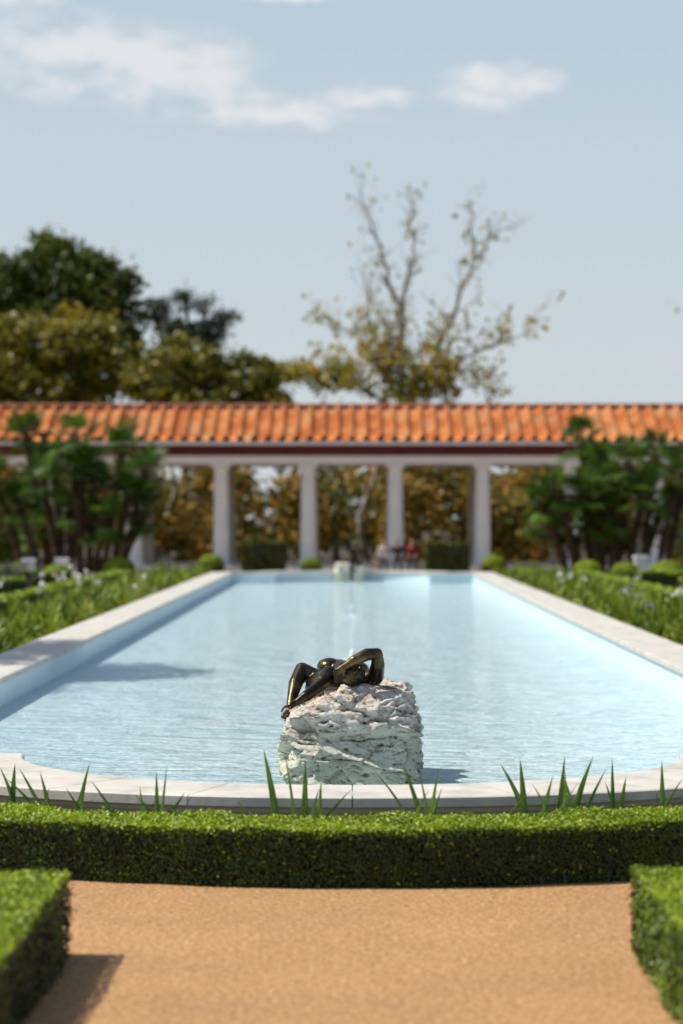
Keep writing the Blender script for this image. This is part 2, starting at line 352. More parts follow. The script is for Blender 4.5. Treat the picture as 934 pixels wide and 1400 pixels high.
# ---------------------------------------------------------------- rock + satyr
def rock(name,cx,cy,hx,hy,ztop_fn,seed,parent,n=140,amp=1.,slope=.26):
    v=[];f=[];cnt=0
    rc=lambda p: noise.cell(Vector((p.x*37.1+5,p.y*53.3+2,p.z*71.7)))
    for ax in range(3):
        for sg in (-1,1):
            base=cnt
            for i in range(n+1):
                for j in range(n+1):
                    p=[0,0,0]; p[ax]=sg; p[(ax+1)%3]=-1+2*i/n; p[(ax+2)%3]=-1+2*j/n
                    e=8; s=(abs(p[0])**e+abs(p[1])**e+abs(p[2])**e)**(1/e); q=Vector(p)/s
                    zn=(q.z+1)/2
                    wx=hx*(.94+.08*math.exp(-((zn-.45)/.22)**2)-.07*max(0,zn-.75))
                    x=cx+q.x*wx; y=cy+q.y*hy+slope*zn*max(0,-q.y)
                    z=-.1+zn*(ztop_fn(q.x)+.1)
                    P=Vector((x,y,z)); S=Vector((x+seed,y,z))
                    nd=Vector((q.x,q.y,q.z*.8)).normalized()
                    wp=S+.10*noise.noise_vector(S*2.5)
                    V=Vector((wp.x*1.7,wp.y*1.7,wp.z*3.2+.6*wp.x)); dist,pts=noise.voronoi(V)
                    ed=dist[1]-dist[0]
                    d=.085*(rc(pts[0])-.5)*min(1,ed/.14)
                    pv=(V-pts[0]); d+=.05*(pv.x*(rc(pts[0]+Vector((1,0,0)))-.5)+pv.z*(rc(pts[0]+Vector((0,1,0)))-.5))
                    V2=Vector((wp.x*5,wp.y*5,wp.z*9)); ds2,p2=noise.voronoi(V2)
                    d+=.022*(rc(p2[0])-.5)*min(1,(ds2[1]-ds2[0])/.18)
                    zz=z-.06*noise.noise(Vector((S.x*2.2,S.y*2.2,1)))-.05*S.x+.05*seed
                    for zc,dp,wd in ((.58,.075,.016),(.44,.040,.010),(.27,.028,.009)):
                        g_=noise.noise(Vector((S.x*3,S.y*3,zc*20)))
                        d-=dp*max(0,min(1,g_*2.4+.6))*math.exp(-((zz-zc+.02*noise.noise(S*9))/wd)**2)
                    d+=.018*noise.fractal(S*3,1.,2.,3)+.015*noise.fractal(Vector((S.x*13,S.y*13,S.z*20)),.65,2.2,5)
                    cr=noise.noise(Vector((S.x*9,S.y*9,S.z*17))); d-=.06*max(0,cr-.31)*2
                    P+=nd*d*amp
                    v.append(P); cnt+=1
            for i in range(n):
                for j in range(n):
                    q=(base+i*(n+1)+j,base+(i+1)*(n+1)+j,base+(i+1)*(n+1)+j+1,base+i*(n+1)+j+1)
                    f.append(q if sg>0 else q[::-1])
    o=mesh_obj(name,v,f,[M['rock']],smooth=True,parent=parent)
    bm=bmesh.new(); bm.from_mesh(o.data); bmesh.ops.remove_doubles(bm,verts=bm.verts,dist=1e-4); bm.to_mesh(o.data); bm.free()
    return o
st=empty('satyr_fountain_statue')
def zt(qx):
    t=max(0,min(1,(qx+.95)/.85)); return .62+.19*(t*t*(3-2*t))
rock('rock_base',-.02,19.45,.565,.90,zt,0.,st)
a=Acc()
def limb(pts):
    for (p,rp),(q,rq) in zip(pts[:-1],pts[1:]): capsule(a,p,q,rp,rq)
# torso
limb([((-.26,19.85,.76),.125),((-.2,19.6,.82),.110),((-.11,19.38,.89),.13),((-.05,19.25,.89),.12)])
capsule(a,(-.18,19.24,.88),(.15,19.22,.86),.088,.085)
ellipsoid(a,(-.18,19.38,.96),(.10,.12,.07)); ellipsoid(a,(.04,19.36,.935),(.10,.12,.07))
limb([((-.02,19.22,.89),.062),((.0,19.11,.93),.058)])
# head thrown back, crown toward viewer
ellipsoid(a,(.0,19.04,.925),(.082,.10,.088))
ellipsoid(a,(-.02,19.10,.955),(.055,.06,.075))
capsule(a,(-.02,19.11,1.02),(-.02,19.07,1.035),.014,.010)
capsule(a,(.085,19.07,.92),(.09,19.08,.95),.012,.016)
capsule(a,(-.085,19.07,.92),(-.09,19.08,.95),.012,.018)
for i in range(150):
    d=Vector((random.gauss(0,1),random.gauss(-.8,1),random.gauss(0,1))).normalized()
    if d.y>.15: continue
    p=Vector((.0,19.04,.925))+Vector((d.x*.092,d.y*.109,d.z*.096)); ellipsoid(a,p,(.017,.017,.015),seg=8,rings=6)
# raised arm
limb([((.15,19.24,.86),.072),((.19,19.13,.90),.068),((.205,19.02,.99),.056),((.20,18.98,1.085),.044)])
limb([((.20,18.98,1.085),.044),((.12,18.94,1.08),.050),((.02,18.90,1.035),.041),((-.05,18.90,.99),.030)])
capsule(a,(-.05,18.90,.99),(-.095,18.91,.96),.030,.030)
for i,(dx,dz,l_) in enumerate([(-.075,-.02,.9),(-.07,-.04,1),(-.06,-.06,1),(-.04,-.07,.85)]):
    s=Vector((-.09,18.895+i*.008,.970-i*.006)); m_=s+Vector((dx*.5*l_,.0,dz*.4*l_)); e=s+Vector((dx*.75*l_,.02,dz*1.0*l_))
    capsule(a,s,m_,.011,.010,seg=8,rings=4); capsule(a,m_,e,.010,.008,seg=8,rings=4)
capsule(a,(-.06,18.89,.965),(-.065,18.90,.915),.012,.009,seg=8,rings=4)
# lowered arm along the rock
limb([((-.18,19.22,.90),.074),((-.23,19.12,.85),.062),((-.30,19.04,.79),.047),((-.36,18.98,.75),.045),((-.43,18.94,.705),.030)])
capsule(a,(-.43,18.94,.705),(-.48,18.91,.68),.027,.030)
for i in range(4):
    s=Vector((-.49,18.88+i*.017,.68)); m_=s+Vector((-.04,-.012,-.008)); e=m_+Vector((-.018,-.004,-.035))
    capsule(a,s,m_,.011,.010,seg=8,rings=4); capsule(a,m_,e,.010,.008,seg=8,rings=4)
capsule(a,(-.45,18.90,.685),(-.48,18.86,.66),.011,.009,seg=8,rings=4)
# bent leg, knee raised
limb([((-.22,19.85,.76),.10),((-.30,19.95,.82),.085),((-.41,19.98,.895),.062)])
limb([((-.41,19.98,.895),.062),((-.46,19.85,.79),.060),((-.49,19.72,.67),.040),((-.50,19.66,.60),.036)])
limb([((-.50,19.68,.58),.036),((-.53,19.56,.56),.030),((-.55,19.48,.55),.022)])
limb([((-.16,19.95,.72),.10),((-.05,20.15,.78),.08),((.02,20.3,.80),.06),((.05,20.5,.62),.052),((.06,20.6,.5),.036)])
fuse('satyr_figure',a,[M['bronze']],.0055,3,parent=st)

st2=empty('seated_bronze_statue')
rock('rock_base',-.08,80.0,.5,.5,lambda q:.66,9.1,st2,n=40,slope=0)
a=Acc()
limb([((.12,80.0,.80),.15),((.14,80.02,.98),.13),((.15,80.0,1.10),.15)]); limb([((.15,79.98,1.14),.05),((.16,79.95,1.2),.05)]); ellipsoid(a,(.16,79.93,1.27),(.08,.095,.11))
limb([((-.02,79.98,1.10),.06),((-.14,79.85,.96),.045),((-.05,79.7,.86),.032)]); limb([((.32,79.98,1.10),.06),((.40,79.9,.92),.045),((.36,79.7,.80),.032)])
limb([((.05,79.95,.74),.1),((-.02,79.6,.78),.07),((-.02,79.5,.42),.05),((-.02,79.48,.1),.035)]); limb([((.22,79.95,.74),.1),((.28,79.6,.80),.07),((.26,79.55,.5),.05),((.25,79.6,.1),.035)])
fuse('figure',a,[M['bronze']],.012,3,parent=st2)

M['foam']=mat('water_foam',(.85,.9,.93),.4)[0]
for (y,h) in ((36.,.10),(52.,.20)):
    a=Acc()
    for i in range(14):
        t=random.random(); s=.015+.03*t
        ellipsoid(a,(random.gauss(0,.015+.03*(1-t)),y+random.gauss(0,.03),.05+h*t),(s*.6,s*.6,s*1.1),seg=8,rings=6)
    for i in range(14):
        ellipsoid(a,(random.gauss(0,.12),y+random.gauss(0,.12),.055),(.03,.03,.012),seg=8,rings=4)
    acc_obj('fountain_jet',a,[M['foam']],smooth=True)

# ---------------------------------------------------------------- colonnade
co=empty('colonnade'); YC=97.5; P_=3.51
a=Acc(); box(a,-44,44,95.7,104.6,-.05,.10); box(a,-44,44,96.2,104.2,.10,.22); acc_obj('podium',a,[M['coping']],parent=co)
cols=[(k+.5)*P_ for k in range(-12,12)]
for row,y in enumerate((YC,103.2)):
    a=Acc()
    for x in cols:
        box(a,x-.40,x+.40,y-.40,y+.40,.22,.30)
        lathe(a,[(.39,.30),(.40,.34),(.37,.39),(.33,.42),(.33,.45),(.325,1.6),(.30,3.0),(.275,4.0),(.275,4.05),(.30,4.07),(.30,4.10),(.28,4.11),(.34,4.18),(.38,4.22)],x,y,20)
        box(a,x-.40,x+.40,y-.40,y+.40,4.22,4.32)
    acc_obj('columns',a,[M['white'] if row==0 else M['creamwall']],parent=co)
a=Acc()
for y in (YC,103.2):
    box(a,-44,44,y-.34,y+.34,4.323,4.58)
    box(a,-44,44,y-.37,y+.37,4.583,4.64)
    box(a,-44,44,y-.50,y+.50,5.08,5.13)
acc_obj('entablature',a,[M['white']],parent=co)
a=Acc()
for y in (YC,103.2): box(a,-44,44,y-.33,y+.33,4.643,5.077)
box(a,-44,44,YC+.52,103.2-.52,4.9,5.02)
box(a,-44,44,96.70,YC-.52,5.05,5.128)
acc_obj('frieze_and_ceiling',a,[M['maroon']],parent=co)
pitch=.56; yE,zE,yR,zR=96.55,5.17,100.35,6.63; NCR=6; nx=int(88/pitch)
prof=[(0,.0),(.10,.0),(.20,.0),(.30,.0),(.36,.03),(.40,.10),(.46,.16),(.53,.185),(.60,.185),(.67,.16),(.73,.10),(.77,.03),(.83,.0),(.92,.0)]
for side in (1,-1):
    xs=[];hz=[]
    for k in range(nx):
        for (u,h) in prof: xs.append(-44+(k+u)*pitch); hz.append(h)
    xs=np.array(xs);hz=np.array(hz)*1.15; rows=[]
    for c in range(NCR):
        for t,lift in ((0,.08),(1,.0)):
            s=(c+t)/NCR; y=yE+(yR-yE)*s
            if side<0: y=2*yR-y
            rows.append(np.stack([xs+R.normal(size=len(xs))*.004,np.full(len(xs),y)-.02*side*(t==0),zE+(zR-zE)*s+hz*(1-.18*t)+lift],1))
    V=np.concatenate(rows); nX=len(xs); F=[]
    for r_ in range(len(rows)-1):
        i=np.arange(nX-1); F.append(np.stack([r_*nX+i,r_*nX+i+1,(r_+1)*nX+i+1,(r_+1)*nX+i],1))
    F=np.concatenate(F)
    if side<0: F=F[:,::-1]
    fast_obj('tile_roof',[(V,F,0)],[M['tile']],parent=co)
a=Acc(); box(a,-44,44,yE+.03,yE+.12,5.07,5.19); box(a,-44,44,YC-.81,YC+.0,5.133,5.168)
acc_obj('eave_board',a,[M['white']],parent=co)
a=Acc()
for k in range(150):
    x=-44+k*.59; tube(a,[(x,yR,zR+.13),(x+.60,yR,zR+.15)],[.12,.14],10)
M['ridge']=noise_mat('ridge_tile',[(.3,(.16,.07,.04)),(.7,(.34,.15,.08))],scale=2,rough=.9)
acc_obj('ridge_tiles',a,[M['ridge']],parent=co,smooth=True)

# ---------------------------------------------------------------- trees
def blobs_leaves(blobs,n,L,W,clump=.45,per=38):
    vol=np.array([b[3]*b[4]*b[5] for b in blobs])**.7; vol/=vol.sum(); out=[];No=[]
    for b,w_ in zip(blobs,vol):
        k=max(6,int(n*w_)); nc=max(5,int(k/per)); d=unit(R.normal(size=(nc,3))); rr=(.45+.62*R.random(nc)**.6)[:,None]
        c=np.array(b[:3])+d*rr*np.array(b[3:]); idx=R.integers(0,nc,k)
        p=c[idx]+R.normal(size=(k,3))*clump*np.array([1,1,.6]); out.append(p); No.append(unit(d[idx]+np.array([0,0,.6])))
    P=np.concatenate(out); No=np.concatenate(No); q=P[:,2]>.05; P=P[q]; No=No[q]
    return leaf_geo(P,L,W,No,.4)
def leafy_tree(name,base,blobs,n,L,W,lm,bark,trunk_r=.35,clump=.45,lean=0,per=38):
    a=Acc(); bx,by=base; zmin=min(b[2] for b in blobs); cx=np.mean([b[0] for b in blobs]); fork=zmin*.5
    fk=Vector((bx+(cx-bx)*.3+lean,by,fork)); tube(a,[(bx,by,-.1),(bx+lean*.4,by,fork*.5),fk],[trunk_r*1.3,trunk_r,trunk_r*.85],8,1)
    for b in blobs:
        e=Vector(b[:3]); mid=fk.lerp(e,.5)+Vector((random.uniform(-.4,.4),random.uniform(-.4,.4),.5))
        tube(a,[fk,mid,e],[trunk_r*.6,trunk_r*.38,trunk_r*.15],6,1)
        for _ in range(7):
            d=Vector((random.gauss(0,1),random.gauss(0,1),random.gauss(.3,.8))).normalized()
            e2=e+Vector((d.x*b[3],d.y*b[4],d.z*b[5]))*.9; tube(a,[mid.lerp(e,.6),(e+e2)/2+Vector((0,0,.2)),e2],[trunk_r*.16,trunk_r*.1,.02],5,1)
    v,f=blobs_leaves(blobs,n,L,W,clump,per)
    return fast_obj(name,[(v,f,0),(np.array(a.v),np.array(a.f),1)],[lm,bark])
leafy_tree('oak_tree',(-15.5,131),[(-16.6,131,14,2.7,2.6,2.2),(-13.7,131,14.6,1.9,2,1.6),(-18.2,131,15.3,1.8,2,1.4),(-15.6,131,16.3,1.5,1.6,.9),(-12.6,131,13,1.2,1.5,1.3),(-20.5,132,13.8,2.5,2.5,2.2),(-13.4,131,11.2,1.8,2,1.5),(-23,132,13,2.5,2.5,2.5),(-12.3,131,15.2,.6,.6,.5),(-16.8,131,17,.7,.7,.5)],24000,.34,.24,M['oak'],M['bark'],.5,.36,per=50)
leafy_tree('cedar_tree',(-9.3,134),[(-9.6,134,12.6,1.2,1.2,.8),(-8.0,134,12.4,1.2,1,.7),(-10.9,134,13.6,.7,.9,.7),(-7.0,134,13.2,.6,.7,.4),(-9.2,134,14.2,.5,.6,.6),(-8.1,134,13.9,.35,.5,.5),(-9.8,134,10.9,1.6,1.4,.8),(-8.6,134,10.3,1.3,1.4,.8)],6500,.28,.12,M['cedar'],M['bark'],.28,.30)
leafy_tree('sycamore_tree',(-17,124),[(-17.5,124,10.6,2.4,2.4,1.8),(-14.2,124,11.1,2.2,2.2,1.6),(-19.8,124,11.2,2.2,2,1.6),(-12.4,124,9.4,2.0,2,1.5),(-16,124,8.5,3,2.4,1.5),(-21.5,124,9,3,2.4,2.2),(-12.9,124,11.6,.9,1,.7)],16000,.36,.27,M['olive'],M['sbark'],.4,.34,per=45)
leafy_tree('sycamore_tree',(-8,122),[(-9.6,122,9.2,1.9,1.9,1.4),(-7.4,122,9.6,1.4,1.6,1.1),(-5.6,122,8.6,1.3,1.5,1.2),(-4.2,122,9.2,.9,1,.9),(-4.0,122,7.8,.9,1.2,.8),(-7.5,122,7.6,2.2,2,1.1),(-8.6,122,10.8,.6,.8,.5),(-5.4,122,10.0,.5,.6,.5)],9500,.34,.25,M['olive'],M['sbark'],.32,.30,per=42)

def open_tree(name,leaders,lm,bark,ymid,seed,nleaf=30):
    rs=random.Random(seed); a=Acc(); LP=[]
    def twig(p,d,ln,r,lev):
        pts=[p]; q=p.copy(); dd=d.copy(); k=4
        for i in range(k):
            dd=(dd+Vector((rs.gauss(0,.25),rs.gauss(0,.25),rs.gauss(.10,.22)))).normalized(); q=q+dd*ln/k; pts.append(q.copy())
        tube(a,pts,[r*(1-.8*i/k) for i in range(k+1)],5 if lev<2 else 4,1)
        if lev<3:
            for _ in range(rs.randint(2,3)):
                i=rs.randint(1,k); nd=(dd+Vector((rs.gauss(0,.8),rs.gauss(0,.8),rs.gauss(.2,.5)))).normalized()
                twig(pts[i],nd,ln*rs.uniform(.45,.7),r*.5,lev+1)
        dens=max(.04,min(1,(13.4-q.z)/5.0))*(1 if q.x<6 else .5)
        if lev>=1:
            for _ in range(int(nleaf*dens*rs.random()**1.5)+ (1 if rs.random()<.3 else 0)):
                t=rs.choice(pts[1:]); LP.append((t.x+rs.gauss(0,.26),t.y+rs.gauss(0,.22),t.z+rs.gauss(0,.22)-.05))
    for pts,r0,r1 in leaders:
        P=[]
        for i in range(len(pts)-1):
            for s in range(4):
                t=s/4; j=.12 if (i or s) else 0
                P.append(Vector((pts[i][0]+(pts[i+1][0]-pts[i][0])*t+rs.gauss(0,j),ymid+pts[i][2]*(1-t)+pts[i+1][2]*t+rs.gauss(0,j),pts[i][1]+(pts[i+1][1]-pts[i][1])*t)))
        P.append(Vector((pts[-1][0],ymid+pts[-1][2],pts[-1][1]))); k=len(P)
        tube(a,P,[r0+(r1-r0)*i/(k-1) for i in range(k)],7,1)
        for i in range(2,k):
            if P[i].z<7: continue
            d=(P[i]-P[i-1]).normalized(); high=P[i].z>14.0
            for _ in range(1 if rs.random()<.35 else 2):
                nd=(d*.7+Vector((rs.gauss(0,.8),rs.gauss(0,.6),rs.gauss(.1,.4)))).normalized()
                twig(P[i],nd,rs.uniform(.6,1.1) if high else rs.uniform(1.0,2.0),max(.03,(r0+(r1-r0)*i/(k-1))*.42),1)
    v,f=leaf_geo(np.array(LP),.30,.24)
    fast_obj(name,[(v,f,0),(np.array(a.v),np.array(a.f),1)],[lm,bark])
open_tree('bare_sycamore_tree',[
 ([(2.4,-.1,0),(2.5,4,0),(2.6,8,0),(2.5,11,0),(2.2,13.8,0),(1.4,16.3,.3),(.5,18.8,.5)],.28,.035),
 ([(2.5,11.5,0),(2.9,14.5,-.4),(3.2,16.5,-.6),(3.1,18.3,-.7)],.12,.03),
 ([(2.6,7.4,0),(4.0,9.8,.4),(5.0,12.3,.6),(6.1,14.6,.8),(6.4,16.4,.9),(6.0,18.4,1)],.19,.03),
 ([(6.2,15.2,.8),(7.0,16.4,.7),(7.9,17.2,.6)],.06,.03),
 ([(3.4,8.6,.3),(5.2,10.2,-.5),(7.0,10.9,-.8),(8.9,11.6,-1)],.11,.03),
 ([(2.5,9.0,0),(1.3,10.5,.3),(.0,11.8,.5),(-1.2,12.2,.6)],.11,.03),
 ([(2.4,7.6,0),(.8,8.8,-.4),(-.9,9.4,-.6),(-2.2,9.0,-.7)],.12,.03),
 ([(2.6,7.2,0),(4.2,8.4,-.6),(5.8,8.9,-.8)],.10,.03),
 ([(2.5,8.2,0),(1.8,10.2,.8),(1.0,12.6,1),(.7,14.4,1)],.10,.03)],M['syc'],M['sbark'],125,5,22)

rs=random.Random(3); blobs=[]
for i in range(160):
    x=rs.uniform(-36,36); blobs.append((x,rs.uniform(109,119),rs.uniform(.6,4.9),rs.uniform(1,2),rs.uniform(1,1.8),rs.uniform(.8,1.4)))
a=Acc()
for i in range(34):
    x=rs.uniform(-36,36); y=rs.uniform(109,118); q=[(x,y,-.1)]
    for k in range(5): q.append((q[-1][0]+rs.gauss(0,.35),y+rs.gauss(0,.2),q[-1][2]+1.15))
    tube(a,q,[.2,.17,.14,.11,.08,.04],6,1)
v,f=blobs_leaves(blobs,66000,.38,.28,.44,per=28)
fast_obj('background_trees',[(v,f,0),(np.array(a.v),np.array(a.f),1)],[M['autumn'],M['sbark']])
blobs=[(rs.uniform(-120,120),rs.uniform(170,200),rs.uniform(.5,4.0),rs.uniform(4,7),3,rs.uniform(1.5,2.6)) for i in range(45)]
v,f=blobs_leaves(blobs,14000,.9,.6,1.2); fast_obj('distant_tree_line',[(v,f,0)],[M['oak']])
leafy_tree('orange_tree',(-9.0,32.5),[(-9.2,31.0,6.0,1.1,1.3,.8),(-8.2,32.5,6.2,1.1,1.5,.8),(-7.0,33.0,5.8,1.0,1.3,.7),(-8.4,30.2,5.6,.9,1.0,.7),(-9.8,33.0,6.8,1.2,1.5,.9),(-7.6,34.4,6.2,.9,1,.6)],18000,.13,.085,M['oak'],M['bark'],.16,.20)
open_tree('bare_sycamore_tree',[([(19.8,-.1,0),(19.8,6,0),(19.5,10,0),(18.8,12.6,0)],.22,.03)],M['olive'],M['sbark'],126,8,40)

# ---------------------------------------------------------------- palms
def palm(base,top,nf=26,fr=.55,pet=.5):
    a=Acc(); bx,by=base; tx,ty,tz=top; k=10; pts=[];rad=[]
    for i in range(k+1):
        t=i/k; pts.append((bx+(tx-bx)*t**1.3,by+(ty-by)*t,-.1+(tz+.1)*t)); rad.append(.12+.03*math.sin(i*2.1)+(.03 if t>.75 else 0))
    tube(a,pts,rad,8,1)
    for _ in range(60):
        t=random.uniform(.3,1); i=min(int(t*k),k-1); p=Vector(pts[i]).lerp(Vector(pts[i+1]),t*k-i); an=random.uniform(0,6.28); d=Vector((math.cos(an),math.sin(an),.9))
        tube(a,[p+d*.1,p+d*.22],[.03,.012],4,1)
    c=Vector(top); V=[];F=[];nv=0
    for i in range(nf):
        an=i*2.399+random.uniform(-.3,.3); el=math.radians(random.uniform(-50,75))
        d=Vector((math.cos(an)*math.cos(el),math.sin(an)*math.cos(el),math.sin(el)))
        pl=pet*random.uniform(.55,1.35); h=c+d*pl+Vector((0,0,-.06*(1-math.sin(el))))
        tube(a,[c,(c+h)/2+Vector((0,0,.03)),h],[.02,.014,.01],4,1)
        side=d.cross(Vector((0,0,1))).normalized() if abs(d.z)<.98 else Vector((1,0,0)); up=side.cross(d)
        nl=15; rr=fr*random.uniform(.75,1.2)
        for j in range(nl):
            th=math.radians(-100+200*j/(nl-1)); ld=(d*math.cos(th)+side*math.sin(th)).normalized()
            tip=h+ld*rr*(.75+.25*math.cos(th))+up*.04-Vector((0,0,.16*random.random())); mid=h+ld*rr*.5+up*.05
            wv=ld.cross(up).normalized()*.036
            V+=[h,mid-wv,tip,mid+wv]; F.append((nv,nv+1,nv+2,nv+3)); nv+=4
    parts=[(np.array([tuple(q) for q in V]),np.array(F),0),(np.array([tuple(q) for q in a.v]),np.array(a.f),1)]
    return fast_obj('fan_palm_tree',parts,[M['palm'],M['pbark']])
left=[(-11.5,5.0),(-9.5,4.9),(-8.1,4.6),(-7.2,3.7),(-10.6,3.4),(-8.9,3.1),(-7.7,2.8),(-11.5,2.7),(-9.9,2.3),(-7.3,2.2),(-10.5,4.1),(-8.5,2.0),(-12.4,3.6),(-9.3,3.9),(-11,1.7)]
right=[(8.1,4.8),(9.5,4.0),(10.7,4.3),(7.0,3.2),(8.0,2.9),(6.8,1.9),(9.0,3.2),(11.4,3.6),(10.0,2.9),(7.5,1.7),(12.0,4.1),(6.5,2.6),(8.6,2.2),(10.8,2.3),(8.6,3.9)]
for pts,cx in ((left,-9.4),(right,9.0)):
    for (x,z) in pts: palm((cx+(x-cx)*.62,84+random.uniform(-1.2,1.2)),(x,84+random.uniform(-1.6,1.6),z),nf=24,fr=.66,pet=.55)

# ---------------------------------------------------------------- garden beds
def ball(name,x,y,r_,n=9000,sq=.85):
    d=unit(R.normal(size=(n,3))); d=d[d[:,2]>-.75]; P=np.array([x,y,r_*sq*.8])+d*np.array([r_,r_,r_*sq])*(1-.05*R.random((len(d),1)))
    v,f=leaf_geo(P,.05,.032,d,.6); a=Acc(); ellipsoid(a,(x,y,r_*sq*.8),(r_*.94,r_*.94,r_*sq*.94))
    q=[t for t in a.f if len(t)==4]
    mi=np.where(R.random(len(d))<np.clip(.35+d[:,2]*1.2,0.05,1),0,2)  # bright copy towards the top, dark copy below, painting in sun and shade
    fast_obj(name,[(v,f,mi),(np.array([tuple(p) for p in a.v]),np.array(q),1)],[M['box'],M['boxdark'],M['boxshade']])
for (x,y,r_) in [(-9.0,84.5,.5),(-7.9,82.0,.55),(-5.3,91,.52),(-1.55,92,.42),(5.35,91,.5),(-10.6,78,.5),(9.6,74,.55),(8.6,76,.5),(10.9,72,.6),(9.9,62,.55),(-10.2,62,.5),(-9.6,79.5,.45),(7.8,80,.5),(10.4,79,.5),(8.9,69,.5),(-8.8,72,.5),(-9.9,70,.5),(8.4,56,.5),(9.2,50,.5)]:
    ball('topiary_ball',x,y,r_)
for sx in (-1,1):
    def hx(a_,b_): return sorted((sx*a_,sx*b_))
    for (p,q,y0,y1,h) in [(6.9,7.5,24,76,.50),(9.6,10.4,26,68,.72),(10.8,12.5,44,56,.9),(8.1,9.3,58,60,.65),(7.9,9.3,66,67.5,.65)]:
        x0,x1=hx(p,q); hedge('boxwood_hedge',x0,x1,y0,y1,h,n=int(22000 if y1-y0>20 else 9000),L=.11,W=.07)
    n_=38000; P=np.stack([sx*(4.75+1.95*R.random(n_)),20+62*R.random(n_)**.9,np.zeros(n_)],1)
    hgt=.04+.50*(.5+.5*np.sin(P[:,1]*1.7+np.sin(P[:,0]*3)*2)*np.cos(P[:,0]*2.9+P[:,1]*.6))**1.3; P[:,2]=hgt*R.random(n_)**.5
    v,f=leaf_geo(P,.18,.07,up=1.4); fast_obj('garden_bed_planting',[(v,f,0)],[M['bed']])
    V=[];F=[];nv=0
    for c in range(230):
        cx=sx*random.uniform(4.85,6.6); cy=random.uniform(21,80); sz=random.uniform(.7,1.2)
        for b_ in range(14):
            an=random.uniform(0,6.28); ln=random.uniform(.35,.70)*sz; ou=random.uniform(.05,.42); w_=.032
            px_,py_=math.cos(an),math.sin(an)
            for i,(o_,z_) in enumerate([(0,0),(ou*.35,ln*.6),(ou,ln)]):
                ww=w_*(1,.9,.1)[i]; V+=[(cx+px_*o_-py_*ww,cy+py_*o_+px_*ww,z_),(cx+px_*o_+py_*ww,cy+py_*o_-px_*ww,z_)]
            F+=[(nv,nv+1,nv+3,nv+2),(nv+2,nv+3,nv+5,nv+4)]; nv+=6
    fast_obj('daylily_plants',[(np.array(V),np.array(F),0)],[M['bed']])
    P=[]
    for c in range(12):
        cx=sx*random.uniform(5.0,8); cy=random.uniform(30,76)
        for k in range(random.randint(1,2)): P.append((cx+random.gauss(0,.15),cy+random.gauss(0,.3),random.uniform(.55,.8)))
    P=np.repeat(np.array(P),8,axis=0)+R.normal(size=(len(P)*8,3))*.035
    v,f=leaf_geo(P,.09,.08); fast_obj('white_flowers',[(v,f,0)],[M['petal']])
    P=np.stack([sx*(5+5*R.random(10)),45+35*R.random(10),.4+.25*R.random(10)],1); P=np.repeat(P,6,axis=0)+R.normal(size=(60,3))*.03
    v,f=leaf_geo(P,.08,.06); fast_obj('purple_flowers',[(v,f,0)],[M['petalp']])
def bush(name,bl,n,m_,L=.14,W=.05,clump=.12):
    v,f=blobs_leaves(bl,n,L,W,clump); fast_obj(name,[(v,f,0)],[m_])
bush('rose_bush',[(11.2,70,.8,.6,.6,.6),(11.9,71,1.0,.7,.7,.7),(10.6,69,.6,.4,.4,.4)],4000,M['bed'])
P=np.array([(random.gauss(10.9,.45),69.4+random.gauss(0,.4),random.uniform(.7,1.7)) for i in range(20)]); P=np.repeat(P,7,axis=0)+R.normal(size=(len(P)*7,3))*.04
v,f=leaf_geo(P,.12,.10); fast_obj('white_flowers',[(v,f,0)],[M['petal']])
bush('lavender_bush',[(-9.6,66,.5,.9,1.3,.4),(-11.3,64,.6,1.0,1.3,.45)],6000,M['grey'],.16,.03)
bush('shrub',[(-12.2,92,1.2,1.0,1,1.1),(-13.6,90,1.6,1.3,1.2,1.4)],6000,M['oak'],.2,.12,.2)
bush('shrub',[(13.3,90,1.5,1.3,1.2,1.4),(14.6,88,1.8,1.3,1.2,1.6)],6000,M['oak'],.2,.12,.2)
for (x0,x1) in ((-4.2,-2.6),(2.9,4.5)):
    hedge('laurel_hedge',x0,x1,93.2,94.2,1.2 if x0<0 else 1.15,n=7000,L=.13,W=.09,wob=.06,lm='oak')
for (x,y,h) in ((-10.3,77,.85),(-9.35,78,.85),(-11.5,75,.8),(9.2,77,.95),(-12.1,74,.8)):
    a=Acc(); box(a,x-.25,x+.25,y-.25,y+.25,0,.12); box(a,x-.19,x+.19,y-.19,y+.19,.12,h-.1); box(a,x-.235,x+.235,y-.235,y+.235,h-.1,h-.04); box(a,x-.21,x+.21,y-.21,y+.21,h-.04,h); acc_obj('stone_pedestal',a,[M['white']])

